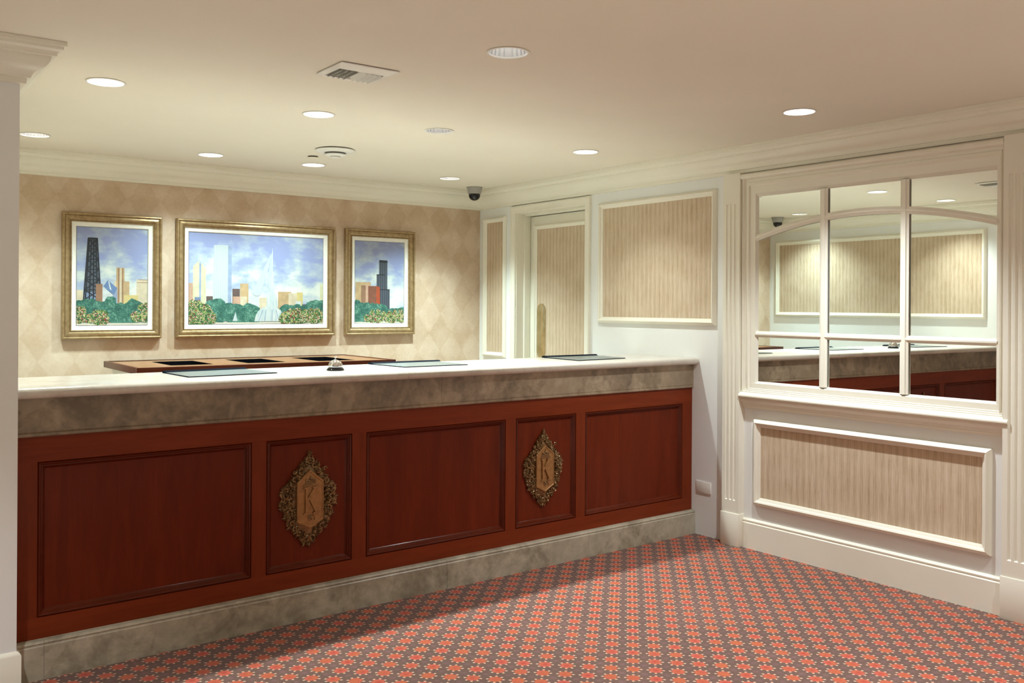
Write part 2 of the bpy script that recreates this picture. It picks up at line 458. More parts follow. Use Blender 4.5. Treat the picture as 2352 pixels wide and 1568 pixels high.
for t in (.014,):
    fbox(bm, RW, DY1-.004-t, DY1-.004, 0, DZ-.004, -.128, -.070, .002); fbox(bm, RW, DY0+.004, DY0+.004+t, 0, DZ-.004, -.128, -.070, .002)
    fbox(bm, RW, DY0, DY1, DZ-.004-t, DZ-.004, -.128, -.070, .002)
obj('door_jamb', bm, 'trim', dr, ang=25)
bm = B(); fbox(bm, RW, DY0+.008, DY1-.008, .008, DZ-.022, -.175, -.130, .001)
leaf = obj('door_leaf', bm, 'trim', dr)
bm = B(); ring(bm, RW, 5.105, 5.802, .25, 2.058, [(d*.9, h*.7-.130) for d, h in PM])
obj('panel_moulding', bm, 'trim', leaf, ang=25)
bm = B(); fbox(bm, RW, 5.14, 5.767, .285, 2.023, -.1300, -.1270)
obj('wallpaper', bm, 'stripe', leaf, smooth=False)
bm = B(); pts = []
pc, pw = 5.707, .052
for k in range(13): pts.append((pc+pw*math.cos(PI*k/12), 1.385+pw*math.sin(PI*k/12)))
for k in range(13): pts.append((pc-pw*math.cos(PI*k/12), 1.062-pw*math.sin(PI*k/12)))
poly_prism(bm, RW, pts, -.1270, -.121, .002)
for z in (1.40, 1.045):
    for q in range(8): pass
obj('push_plate', bm, 'brass', leaf)
bm = B(); fbox(bm, RW, 5.79, 5.798, 1.13, 1.32, -.130, -.1275)
obj('latch_plate', bm, 'darkgrey', leaf)

def pilaster(name, y0, y1):
    bm = B(); t = .05
    w = y1-y0; fl = [(y0+w*k, .0095) for k in (.26, .5, .74)]; zb, zt = .27, 2.03
    # front face with three sunk flutes
    us = [y0]
    for c, r in fl: us += [c-r, c+r]
    us.append(y1)
    front = lambda u, v: bm.verts.new(RW(u, v, t))
    def q(a, b, c, d): bm.faces.new((front(a, c), front(b, c), front(b, d), front(a, d)))
    q(y0, y1, .16, zb); q(y0, y1, zt, 2.2085)
    for i in range(0, len(us), 2): q(us[i], us[i+1], zb, zt)
    for c, r in fl:
        prev = None
        for k in range(9):
            a = PI*k/8; u = c-r*math.cos(a); n = t-r*.8*math.sin(a); dz = r*math.sin(a)
            cur = (bm.verts.new(RW(u, zb+dz*.6, n)), bm.verts.new(RW(u, zt-dz*.6, n)), bm.verts.new(RW(u, zb, t)), bm.verts.new(RW(u, zt, t)))
            if prev:
                bm.faces.new((prev[0], cur[0], cur[1], prev[1])); bm.faces.new((prev[2], cur[2], cur[0], prev[0])); bm.faces.new((prev[1], cur[1], cur[3], prev[3]))
            prev = cur
    for u in (y0, y1): bm.faces.new([bm.verts.new(RW(u, v, n)) for v, n in ((.16, 0), (.16, t), (2.2085, t), (2.2085, 0))])
    bm.faces.new([bm.verts.new(RW(u, 2.2085, n)) for u, n in ((y0, 0), (y1, 0), (y1, t), (y0, t))])
    o = obj(name, bm, 'trim', origin=RW((y0+y1)/2, 0, 0), smooth=False); tag(o, kind='structure')
    bm = B(); fbox(bm, RW, y0-.006, y1+.006, 0, .195, 0, t+.006, .002)
    obj('plinth_block', bm, 'trim', o)
pilaster('trim_9', 3.600, 3.725)
pilaster('trim_10', 1.950, 2.075)

RB = [(0, 0), (.020, 0), (.020, .148), (.017, .151), (.014, .153), (.014, .157), (.0165, .160), (.0165, .165), (.010, .171), (0, .174)]
bm = B(); plan_sweep(bm, [(XR, 3.594), (XR, 2.081)], RB, 0, 0, 1)
tag(obj('baseboard_right', bm, 'trim', ang=25), kind='structure')
bm = B(); plan_sweep(bm, [(XR, 1.944), (XR, YF)], RB, 0, 0, 1)
tag(obj('baseboard_near_right', bm, 'trim', ang=25), kind='structure')

# outlet cover
o = thing('outlet_cover', 'blank ivory cover plate low on the white wall right of the counter', 'cover plate', (XR, 3.91, .265))
bm = B(); fbox(bm, RW, 3.852, 3.969, .265, .335, .0005, .0065, .001)
obj('plate', bm, 'plate', o)
for u in (3.866, 3.955):
    bm = B(); fbox(bm, RW, u-.003, u+.003, .297, .303, .0065, .0075, .001)
    obj('screw', bm, 'white_metal', o)

# ------------------------------------------------------------------ mirror built like a window
mr = thing('wall_mirror', 'large cream framed mirror divided into nine panes by muntins with an arched bar', 'mirror', (XR, 2.84, .82))
Y0, Y1, Z0, Z1 = 2.125, 3.495, .985, 2.062
bm = B()
CASE = [(0, 0), (0, .030), (.004, .036), (.014, .038), (.018, .030), (.022, .030), (.024, .024), (.036, .024), (.038, .030), (.050, .032), (.056, .022), (.072, .020), (.090, .020), (.096, .014), (.1045, .004)]
# side casings and top: outer 2.075..3.600, inner follows the glass
OU0, OU1, OV1 = 2.077, 3.598, 2.2
rows = []
for d, h in CASE:
    f = d/.1045
    u1 = OU1-(OU1-Y1)*f; u0 = OU0+(Y0-OU0)*f; v1 = OV1-.004-(OV1-.004-Z1)*f
    rows.append([bm.verts.new(RW(u, v, h)) for u, v in ((u0, .90), (u0, v1), (u1, v1), (u1, .90))])
for a, b in zip(rows, rows[1:]):
    for i in range(3): bm.faces.new((a[i], a[i+1], b[i+1], b[i]))
# head moulding under the crown: a half round with a shadow line
hp = [(0, 2.166), (.030, 2.166), (.046, 2.172), (.052, 2.182), (.050, 2.193), (.042, 2.2), (0, 2.2)]
A = [bm.verts.new(RW(OU0, v, n)) for n, v in hp]; Bq = [bm.verts.new(RW(OU1, v, n)) for n, v in hp]
for k in range(len(hp)-1): bm.faces.new((A[k], Bq[k], Bq[k+1], A[k+1]))
bm.faces.new(A); bm.faces.new(Bq)
# bottom rail with steps down to the sill
bp = [(.004, .985), (.014, .979), (.0212, .973), (.0212, .945), (.0262, .942), (.026, .936), (.032, .933), (.032, .927), (.038, .924), (.038, .918), (0, .918)]
A = [bm.verts.new(RW(OU0, v, n)) for n, v in bp]; Bq = [bm.verts.new(RW(OU1, v, n)) for n, v in bp]
for k in range(len(bp)-1): bm.faces.new((A[k], Bq[k], Bq[k+1], A[k+1]))
obj('mirror_frame', bm, 'trim', mr, ang=25)
sp = [(0, .920), (.040, .918), (.044, .914), (.050, .910), (.057, .906), (.060, .900), (.060, .894), (.057, .888), (.046, .886), (.045, .876), (.040, .868), (.031, .861), (.024, .856), (.022, .846), (.018, .843), (.018, .836), (.014, .832), (.012, .824), (0, .824)]
bm = B(); A = [bm.verts.new(RW(2.050, v, n)) for n, v in sp]; Bq = [bm.verts.new(RW(3.598, v, n)) for n, v in sp]
for k in range(len(sp)-1): bm.faces.new((A[k], Bq[k], Bq[k+1], A[k+1]))
bm.faces.new(A); bm.faces.new(Bq)
obj('sill', bm, 'trim', mr, ang=25)
# panes
ML = [(3.074, 3.026), (2.602, 2.556)]; HB = (1.242, 1.278)
AC, AH0, AH1 = (Y0+Y1)/2, 1.804, 1.902        # arch: ends and crown (lower edge)
def arch(y, e=0.):
    k = (y-AC)/((Y1-Y0)/2); return AH0 + (AH1-AH0)*(1-k*k) + e
cols = [(ML[0][0], Y1), (ML[1][0], ML[0][1]), (Y0, ML[1][1])]
def pane(a, b, low, high, tilt):
    bm = B(); n = 14; NB, NF = .0012, .0036
    lo_ = [(a+(b-a)*k/n, low(a+(b-a)*k/n)) for k in range(n+1)]; hi_ = [(a+(b-a)*k/n, high(a+(b-a)*k/n)) for k in range(n+1)]
    poly_prism(bm, RW, lo_+hi_[::-1], NB, NF)
    for v in bm.verts: v.co.x -= .0005+tilt*(v.co.y-(a+b)/2)
    o = obj('mirror_pane', bm, 'mirror', mr, smooth=False)
for (a, b), tl in zip(cols, (.0012, .0025, .0048)):
    a, b = a-.004, b+.004
    pane(a, b, lambda y: Z0-.004, lambda y: HB[0]+.004, tl)
    pane(a, b, lambda y: HB[1]-.004, lambda y: arch(y, .004), tl)
    pane(a, b, lambda y: arch(y, .034), lambda y: Z1+.004, tl)
NMB, NMF = .0075, .025
for a, b in ML:
    bm = B()
    prof = [(a, NMB), (a, .016), (a-.010, .020), (a-.014, NMF), (b+.014, NMF), (b+.010, .020), (b, .016), (b, NMB)]
    L0 = [bm.verts.new(RW(u, Z0-.003, n)) for u, n in prof]; L1 = [bm.verts.new(RW(u, Z1+.002, n)) for u, n in prof]
    for k in range(len(prof)): bm.faces.new((L0[k], L0[(k+1) % 8], L1[(k+1) % 8], L1[k]))
    obj('vertical_muntin', bm, 'trim', mr, ang=25)
def bar(name, f0):
    bm = B(); n = 48; prev = None
    for k in range(n+1):
        y = Y0-.01+(Y1-Y0+.02)*k/n; lo_, hi_ = f0(y)
        pr = [(lo_, NMB), (lo_, .016), (lo_+.010, .020), (lo_+.014, NMF-.001), (hi_-.014, NMF-.001), (hi_-.010, .020), (hi_, .016), (hi_, NMB)]
        cur = [bm.verts.new(RW(y, v, q)) for v, q in pr]
        if prev:
            for j in range(8): bm.faces.new((prev[j], prev[(j+1) % 8], cur[(j+1) % 8], cur[j]))
        prev = cur
    obj(name, bm, 'trim', mr, ang=25)
bar('horizontal_muntin', lambda y: HB)
bar('arched_muntin', lambda y: (arch(y), arch(y, .038)))

# ------------------------------------------------------------------ reception counter
XA, XB = XL+.0008, XR-.0008
ZB, ZA, ZT = .1466, .9115, 1.10
ct = thing('reception_counter', 'long mahogany panelled reception counter with stone kick plate and two carved emblems', 'counter', ((XA+XB)/2, YC, 0))
# kick plate: sections with a bevelled top edge
def kick(x0, x1):
    bm = B(); pr = [(0, 0), (0, ZB-.022), (-.003, ZB-.018), (-.003, ZB-.014), (-.001, ZB-.010), (-.006, ZB-.002), (-.012, ZB), (-.06, ZB), (-.06, 0)]
    a = [bm.verts.new(CF(x0, v, n)) for n, v in pr]; b = [bm.verts.new(CF(x1, v, n)) for n, v in pr]
    for k in range(len(pr)): bm.faces.new((a[k], b[k], b[(k+1) % len(pr)], a[(k+1) % len(pr)]))
    bm.faces.new(a); bm.faces.new(b)
    obj('kick_plate', bm, 'stone_base', ct, ang=25)
for x0, x1 in ((XA, .660), (.661, 2.494), (2.4955, 3.46), (3.461, XB)): kick(x0, x1)
OFF = -.032
OPEN = [(.640, 1.485), (1.552, 1.975), (2.050, 2.886), (2.955, 3.390), (3.460, 4.286)]
OZ0, OZ1 = .226, .815
bm = B(); fbox(bm, CF, XA, XB, OZ1, ZA, OFF-.022, OFF); obj('top_rail', bm, 'wood_h', ct, smooth=False)
bm = B(); fbox(bm, CF, XA, XB, ZB, OZ0, OFF-.022, OFF); obj('bottom_rail', bm, 'wood_h', ct, smooth=False)
edges = [XA]+[e for o_ in OPEN for e in o_]+[XB]
for i in range(0, len(edges), 2):
    bm = B(); fbox(bm, CF, edges[i], edges[i+1], OZ0, OZ1, OFF-.022, OFF-.0003)
    obj('stile', bm, 'wood_stile', ct, smooth=False)
MD = [(0, OFF-.0003), (.002, OFF-.004), (.006, OFF+.001), (.011, OFF-.001), (.015, OFF-.006), (.018, OFF-.006), (.022, OFF-.011), (.026, OFF-.016), (.030, OFF-.0185)]
for a, b in OPEN:
    bm = B(); fbox(bm, CF, a+.001, b-.001, OZ0, OZ1, OFF-.030, OFF-.018)
    p = obj('panel', bm, 'wood_v', ct, smooth=False)
    bm = B(); ring(bm, CF, a, b, OZ0, OZ1, MD)
    obj('panel_moulding', bm, 'wood_moulding', p, ang=20)
bm = B(); fbox(bm, CF, XA, XB, 0, .905, -.50, -.47); fbox(bm, CF, XA, XB, .5, .53, -.47, OFF-.031)
obj('back_panel', bm, 'wood_h', ct, smooth=False)

# worktop
wt = thing('stone_countertop', 'pale polished marble counter top with deep brown marble apron along the reception counter', 'countertop', ((XA+XB)/2, YC, 1.0))
def slab(x0, x1):
    bm = B(); n0, n1, z0, z1 = .0254, -.555, 1.058, ZT
    pr = [(n0-.020, z0)]+[(n0-.020+.020*math.sin(a), (z0+z1)/2-.021*math.cos(a)) for a in [PI*k/10 for k in range(1, 10)]]+[(n0-.020, z1), (n1+.02, z1), (n1, z1-.008), (n1, z0)]
    a = [bm.verts.new(CF(x0, v, n)) for n, v in pr]; b = [bm.verts.new(CF(x1, v, n)) for n, v in pr]
    for k in range(len(pr)): bm.faces.new((a[k], b[k], b[(k+1) % len(pr)], a[(k+1) % len(pr)]))
    bm.faces.new(a); bm.faces.new(b)
    obj('slab', bm, 'stone_top', wt, ang=40)
slab(XA, 2.2475); slab(2.2485, XB)
def apron(x0, x1):
    bm = B(); o2 = -.0215
    pr = [(o2-.03, ZA), (o2-.001, ZA), (o2+.002, ZA+.004), (o2+.002, ZA+.012), (o2-.002, ZA+.015), (o2, ZA+.019), (o2, 1.0578), (o2-.03, 1.0578)]
    a = [bm.verts.new(CF(x0, v, n)) for n, v in pr]; b = [bm.verts.new(CF(x1, v, n)) for n, v in pr]
    for k in range(len(pr)): bm.faces.new((a[k], b[k], b[(k+1) % len(pr)], a[(k+1) % len(pr)]))
    bm.faces.new(a); bm.faces.new(b)
    obj('apron', bm, 'stone', wt, ang=25)
apron(XA, 2.4688); apron(2.4698, XB)

# ------------------------------------------------------------------ carved emblems
OUTL = [(0, .5), (-.012, .455), (-.05, .42), (-.09, .375), (-.125, .33), (-.155, .30), (-.175, .255), (-.215, .21), (-.29, .155), (-.315, .10), (-.29, .06), (-.32, .01), (-.31, -.04), (-.265, -.08), (-.275, -.14), (-.235, -.17), (-.24, -.215), (-.185, -.25), (-.155, -.31), (-.095, -.335), (-.075, -.385), (-.05, -.42), (-.02, -.425), (0, -.437)]
def emblem(cx, cz, H):
    A_ = H/.937
    F = lambda a, b, n: CF(cx+a, cz+b, OFF-.018+n)
    sy = lambda p: (p[0]*A_*.985, (p[1]-.032)*A_)
    half = [sy(p) for p in OUTL]
    out = half+[(-a, b) for a, b in half[::-1][1:-1]]
    rnd = random.Random(int(cx*100))
    bm = B()
    inner = [(a*.86, b*.93) for a, b in out]
    vo = [bm.verts.new(F(a, b, .001)) for a, b in out]; vm = [bm.verts.new(F(a*.985, b*.985, .007)) for a, b in out]; vi = [bm.verts.new(F(a, b, .010)) for a, b in inner]
    n = len(out)
    for i in range(n):
        j = (i+1) % n; bm.faces.new((vo[i], vo[j], vm[j], vm[i])); bm.faces.new((vm[i], vm[j], vi[j], vi[i]))
    bm.faces.new(vi)
    # acanthus lobes and scrolls round the rim
    def lobe(a, b, n_, L, Wd, Hh, ang):
        ca, sa = math.cos(ang), math.sin(ang)
        def fn(c):
            x, y, z = c.x*L, c.y*Wd*(1-.45*c.x), c.z*Hh
            z -= .5*Hh*(abs(c.y) < .2)*(c.z > 0)
            return F(a+x*ca-y*sa, b+x*sa+y*ca, n_+z)
        blob(bm, fn)
    def scroll(a, b, r, ang, turn, tw=.0042):
        pts, rs = [], []
        for k in range(15):
            t = k/14; rr = r*(1-.72*t); aa = ang+turn*t*4.4
            pts.append(F(a+rr*math.cos(aa), b+rr*math.sin(aa), .015+.010*t)); rs.append(tw*(1-.35*t))
        tube(bm, pts, rs, 6)
    per = []
    for i in range(n):
        a0, a1 = Vector(out[i]), Vector(out[(i+1) % n]); L = (a1-a0).length
        for k in range(max(1, int(L/.011))): per.append(a0.lerp(a1, k/max(1, int(L/.011))))
    def fan(a, b, n_, L, ang, k=5):
        for q in range(k):
            t = (q-(k-1)/2)/((k-1)/2); aa = ang+t*1.15+rnd.uniform(-.1, .1); l = L*(1-.38*abs(t))*rnd.uniform(.9, 1.1)
            lobe(a+l*.75*math.cos(aa), b+l*.75*math.sin(aa), n_-.003*abs(t), l*.62, l*.25, .0062, aa)
        lobe(a, b, n_+.003, L*.30, L*.30, .0065, ang)
    step_ = max(1, round(len(per)/34))
    for row, (f, L, n_) in enumerate(((.86, .0185, .008), (.72, .0200, .013), (.60, .0170, .017))):
        for i in range((row*step_)//2, len(per), step_):
            p = per[i]; nx = per[(i+2) % len(per)]-per[i-2]; out_ = math.atan2(-nx.x, nx.y) if False else math.atan2(p.y*.75, p.x)
            if row == 2 and abs(p.y) > H*.30: continue
            g_ = f*.5+.5 if abs(p.y) < H*.3 else f
            fan(p.x*f, p.y*(f*.6+.4), n_, L*rnd.uniform(.85, 1.15), out_+rnd.uniform(-.45, .45))
    def halfw(b):
        for (a0, b0), (a1, b1) in zip(half, half[1:]):
            if b1 <= b <= b0: return abs(a0+(a1-a0)*(b-b0)/(b1-b0-1e-9))
        return .02
    for s_ in (-1, 1):
        for q in range(15):
            b = H*(.40-.80*q/14); r = .011+.005*((q*7) % 5)/4; a = max(.012, halfw(b)-r*1.9)
            scroll(s_*a, b, r, (1.9-.27*q) if s_ > 0 else PI-(1.9-.27*q), s_*(1 if q % 2 else -1), .0046)
        for q in range(8):
            b = H*(.30-.60*q/7); a = max(.075, halfw(b)-.052); scroll(s_*a, b, .012, .9*q, s_*(-1 if q % 2 else 1), .0040)
    # finial at the top
    lobe(0, half[0][1]-.012, .008, .014, .004, .004, PI/2); lobe(0, half[0][1]-.035, .010, .013, .011, .008, PI/2)
    w = obj('emblem_wreath', bm, 'bronze', ct, ang=50)
    # shield
    hx, hy, hp = .0640*A_/.448, .083*A_/.448, .135*A_/.448
    dz = -.006
    def hexa(k, kk): return [(0, hp*kk+dz), (hx*k, hy*kk+dz), (hx*k, -hy*kk+dz-.008), (0, -hp*kk*.92+dz), (-hx*k, -hy*kk+dz-.008), (-hx*k, hy*kk+dz)]
    bm = B(); L = [[bm.verts.new(F(a, b, n_)) for a, b in hexa(k, kk)] for k, kk, n_ in ((1, 1, .004), (1, 1, .026), (.96, .975, .029), (.90, .93, .029), (.87, .91, .0265))]
    for p, q in zip(L, L[1:]):
        for i in range(6): bm.faces.new((p[i], p[(i+1) % 6], q[(i+1) % 6], q[i]))
    bm.faces.new(L[-1]); bm.faces.new(L[0])
    sh = obj('emblem_shield', bm, 'bronze_light', w, ang=20)
    k = A_/.448
    def pp(bm, pts, n1=.0345): poly_prism(bm, F, [(a*k, (b)*k+dz) for a, b in pts], .0262, n1, .0006)
    bm = B()
    pp(bm, [(-.026, -.052), (-.016, -.052), (-.016, .054), (-.026, .054)])
    pp(bm, [(-.034, -.058), (-.008, -.058), (-.008, -.052), (-.034, -.052)]); pp(bm, [(-.034, .054), (-.008, .054), (-.008, .060), (-.034, .060)])
    pp(bm, [(-.016, -.008), (.026, .054), (.014, .054), (-.016, .010)], .0340)
    pp(bm, [(-.009, .010), (-.001, .020), (.036, -.052), (.021, -.052)], .0350)
    pp(bm, [(.012, -.058), (.042, -.058), (.042, -.052), (.012, -.052)]); pp(bm, [(.008, .054), (.034, .054), (.034, .060), (.008, .060)])
    obj('letter_k', bm, 'bronze_light', w, smooth=False)
    bm = B()
    tube(bm, [F(-.034*k, .068*k+dz, .028), F(0, .070*k+dz, .030), (F(.034*k, .068*k+dz, .028))], .0032, 6)
    tube(bm, [F(-.026*k, .078*k+dz, .028), F(0, .080*k+dz, .030), (F(.026*k, .078*k+dz, .028))], .0030, 6)
    for a, b, r in ((-.020, .090, .006), (0, .096, .0075), (.020, .090, .006), (-.010, .088, .005), (.010, .088, .005), (0, .108, .0035)):
        blob(bm, lambda c: F(a*k+c.x*r, b*k+dz+c.y*r*1.1, .028+c.z*.005))
    obj('crown_relief', bm, 'bronze', w, ang=50)
    bm = B(); pts = []
    for q in range(22):
        t = q/21; aa = -PI*.1-t*PI*2.1; r = (.006+.014*t)
        pts.append(F(k*(.002+r*math.cos(aa)), k*(-.078+r*math.sin(aa)*.9)+dz, .0285))
    tube(bm, pts, [.0030*(1-.5*abs(2*q/21-1)) for q in range(22)], 6)
    blob(bm, lambda c: F(k*.002+c.x*.007, k*-.074+dz+c.y*.006, .028+c.z*.005))
    obj('scroll_relief', bm, 'bronze', w, ang=50)
emblem(1.7595, .537, .430)
emblem(3.157, .530, .418)

# ------------------------------------------------------------------ things on the counter
def pad(label, cs):
    """leather desk pad with a padded rail along the far edge; cs = near-left, near-right, far-right, far-left"""
    c = [Vector((*p, ZT)) for p in cs]
    o = thing('desk_pad', label, 'desk pad', sum(c, Vector())/4, group='desk pads on the counter')
    up = Vector((0, 0, 1)); lerp = lambda u, v: c[0].lerp(c[1], u).lerp(c[3].lerp(c[2], u), v)
    def sheet(name, u0, u1, v0, v1, z0, z1, mat):
        bm = B(); q = [lerp(u0, v0), lerp(u1, v0), lerp(u1, v1), lerp(u0, v1)]
        a = [bm.verts.new(p+up*z0) for p in q]; b = [bm.verts.new(p+up*z1) for p in q]
        bm.faces.new(a); f = bm.faces.new(b)
        for i in range(4): bm.faces.new((a[i], a[(i+1) % 4], b[(i+1) % 4], b[i]))
        bmesh.ops.bevel(bm, geom=list(f.edges), offset=min(.0008, (z1-z0)*.4), segments=1, affect='EDGES')
        return obj(name, bm, mat, o, smooth=False)
    sheet('backing', 0, 1, 0, 1, .0003, .0035, 'navy')
    sheet('writing_surface', .012, .988, .015, .90, .0035, .0048, 'leather')
    bm = B(); n = 10; rows = []
    for e in (0., 1.):
        p = lerp(e, .87); q = lerp(e, 1.); d = q-p
        rows.append([bm.verts.new(p+d*(.5-.5*math.cos(PI*k/n))+up*(.0036+.0085*math.sin(PI*k/n))) for k in range(n+1)])
    for k in range(n): bm.faces.new((rows[0][k], rows[1][k], rows[1][k+1], rows[0][k+1]))
    bm.faces.new(rows[0]); bm.faces.new(rows[1])
    obj('padded_rail', bm, 'navy', o, ang=60)
pad('grey leather desk pad on the counter left of the bell', [(1.243, 4.011), (1.660, 4.057), (1.620, 4.390), (1.228, 4.345)])
pad('grey leather desk pad on the counter just right of the bell', [(2.352, 4.095), (2.742, 4.104), (2.752, 4.437), (2.318, 4.430)])
pad('grey leather desk pad on the counter below the door push plate', [(3.489, 4.075), (3.914, 4.131), (3.955, 4.470), (3.530, 4.470)])

bell = thing('service_bell', 'chrome reception call bell with black base on the marble counter', 'bell', (1.964, 4.085, ZT))
bx, by = 1.964, 4.085
bm = B(); lathe(bm, [(0, .0004), (.0415, .0004), (.0425, .003), (.040, .008), (.035, .014), (.031, .0165), (0, .0165)], bx, by, ZT); obj('base', bm, 'blackgloss', bell)
bm = B(); lathe(bm, [(.030, .0168), (.0345, .0175), (.0350, .021)]+[(.0345*math.cos(a), .022+.031*math.sin(a)) for a in [PI/2*k/10 for k in range(1, 10)]]+[(.005, .053), (0, .0532)], bx, by, ZT); obj('dome', bm, 'chrome', bell)
bm = B(); lathe(bm, [(.0025, .053), (.0025, .062), (.0055, .0635), (.006, .066), (.004, .069), (0, .0695)], bx, by, ZT, 20); obj('button', bm, 'chrome', bell)

# ------------------------------------------------------------------ low wooden desk behind the counter
dk = thing('back_desk', 'low brown wooden desk with three black inset trays behind the marble counter', 'desk', (2.27, 5.9, 0))
DX0, DX1, DYA, DYB, DZT = 1.425, 3.115, 5.545, 6.335, 1.043
ins = [(1.672, 1.935, 5.735, 6.165), (2.150, 2.405, 5.725, 6.165), (2.620, 2.885, 5.700, 6.165)]
bm = B()
xs = [DX0+.02]+[e for i in ins for e in i[:2]]+[DX1-.02]
top = lambda a, b, c, d: bm.faces.new([bm.verts.new((x, y, DZT)) for x, y in ((a, c), (b, c), (b, d), (a, d))])
for i in range(0, len(xs), 2): top(xs[i], xs[i+1], DYA+.02, DYB-.02)
for a, b, c, d in ins: top(a, b, DYA+.02, c); top(a, b, d, DYB-.02)
obj('desk_top', bm, 'desk_wood', dk, smooth=False)
bm = B()
for a in ((DX0, DX1, DYA, DYA+.02), (DX0, DX1, DYB-.02, DYB), (DX0, DX0+.02, DYA+.02, DYB-.02), (DX1-.02, DX1, DYA+.02, DYB-.02)):
    box(bm, *a, DZT-.035, DZT+.004, .002)
obj('edge_band', bm, 'desk_edge', dk)
for a, b, c, d in ins:
    bm = B()
    f = lambda q: bm.faces.new([bm.verts.new(p) for p in q])
    z0 = DZT-.03
    f([(a, c, z0), (b, c, z0), (b, d, z0), (a, d, z0)])
    for p, q in (((a, c), (b, c)), ((b, c), (b, d)), ((b, d), (a, d)), ((a, d), (a, c))): f([(*p, z0), (*q, z0), (*q, DZT-.0005), (*p, DZT-.0005)])
    obj('inset_tray', bm, 'blackgloss', dk, smooth=False)
bm = B(); box(bm, DX0+.05, DX1-.05, DYA+.05, DYB-.02, 0, DZT-.036)
obj('desk_body', bm, 'trim', dk, smooth=False)

# ------------------------------------------------------------------ paintings
def flat(name, c, rough=.6, var=.12, scale=25.):
    c = tuple(q*.74 for q in c)
    if name not in M: M[name] = plain(name, c, rough, var=var, scale=scale)
    return name
def art_materials():
    t = NT('painted_sky'); x, y, z = t.xyz()
    n1 = t.noise(1., 6, .6, t.comb(t.math('MULTIPLY', x, 4.5), 0., t.math('MULTIPLY', z, 8.)), .15)
    f = t.math('ADD', n1, t.math('MULTIPLY', t.math('SUBTRACT', t.math('DIVIDE', z, .54), .5), -.24))
    M['sky'] = t.done(t.ramp(f, [(.30, (.27, .32, .55)), (.42, (.38, .45, .56)), (.49, (.52, .585, .575)), (.57, (.64, .67, .63))]), .55)
    t = NT('painted_trees'); v = t.noise(75., 4, .65); n2 = t.noise(22., 3)
    f = t.math('ADD', t.math('MULTIPLY', v, .55), t.math('MULTIPLY', n2, .45))
    M['trees'] = t.done(t.ramp(f, [(.36, (.012, .062, .055)), (.5, (.035, .145, .11)), (.63, (.15, .33, .25))]), .6)
    t = NT('painted_flowers'); cv = t.voro(150., None, 'Color'); c0 = t.n('ShaderNodeSeparateColor'); t.link(cv, c0.inputs[0])
    M['flowers'] = t.done(t.ramp(c0.outputs[0], [(0, (.02, .08, .03)), (.30, (.09, .21, .06)), (.55, (.34, .37, .12)), (.70, (.46, .32, .23)), (.84, (.25, .04, .03)), (.93, (.52, .49, .38))], 'CONSTANT'), .6)
    t = NT('painted_water'); n3 = t.noise(1., 4, .6, t.mapping(scale=(60, 1, 9)))
    M['water'] = t.done(t.ramp(n3, [(.35, (.40, .50, .54)), (.62, (.57, .61, .60))]), .6)
    t = NT('painted_white_tower'); x, y, z = t.xyz(); s = t.math('SINE', t.math('MULTIPLY', x, 420.))
    M['ptower'] = t.done(t.ramp(t.math('MULTIPLY_ADD', s, .25, .5), [(.2, (.40, .475, .52)), (.8, (.51, .55, .555))]), .6)
    t = NT('painted_dark_tower'); x, y, z = t.xyz()
    s = t.math('SINE', t.math('MULTIPLY', x, 330.))
    M['dtower'] = t.done(t.ramp(s, [(.3, (.065, .08, .105)), (.95, (.030, .035, .05))]), .6)
    flat('p_slate', (.10, .125, .165)); flat('p_charcoal', (.030, .036, .045)); flat('p_line', (.022, .025, .034)); flat('p_tan', (.62, .44, .24)); flat('p_cream', (.76, .66, .48))
    flat('p_pink', (.66, .42, .30)); flat('p_brown', (.36, .20, .12)); flat('p_blue', (.17, .28, .52)); flat('p_pale', (.70, .76, .78)); flat('p_bluegrey', (.36, .45, .64))
    flat('p_yellow', (.72, .60, .26)); flat('p_red', (.47, .085, .03)); flat('p_redbrown', (.27, .10, .06)); flat('p_strip', (.80, .75, .64)); flat('p_yellowpale', (.76, .76, .50)); flat('p_shade', (.22, .30, .48)); flat('p_darkbrown', (.15, .10, .09)); flat('p_mist2', (.62, .70, .77), var=.10, scale=14.)
art_materials()

def circ(a, b, r, asp, n=11, ph=0.):
    rn = random.Random(int(a*997+b*733))
    return [(a+r*rn.uniform(.82, 1.1)*math.cos(2*PI*k/n+ph), b+r*asp*rn.uniform(.82, 1.1)*math.sin(2*PI*k/n+ph)) for k in range(n)]
def rect(a, b, c, d): return [(a, c), (b, c), (b, d), (a, d)]

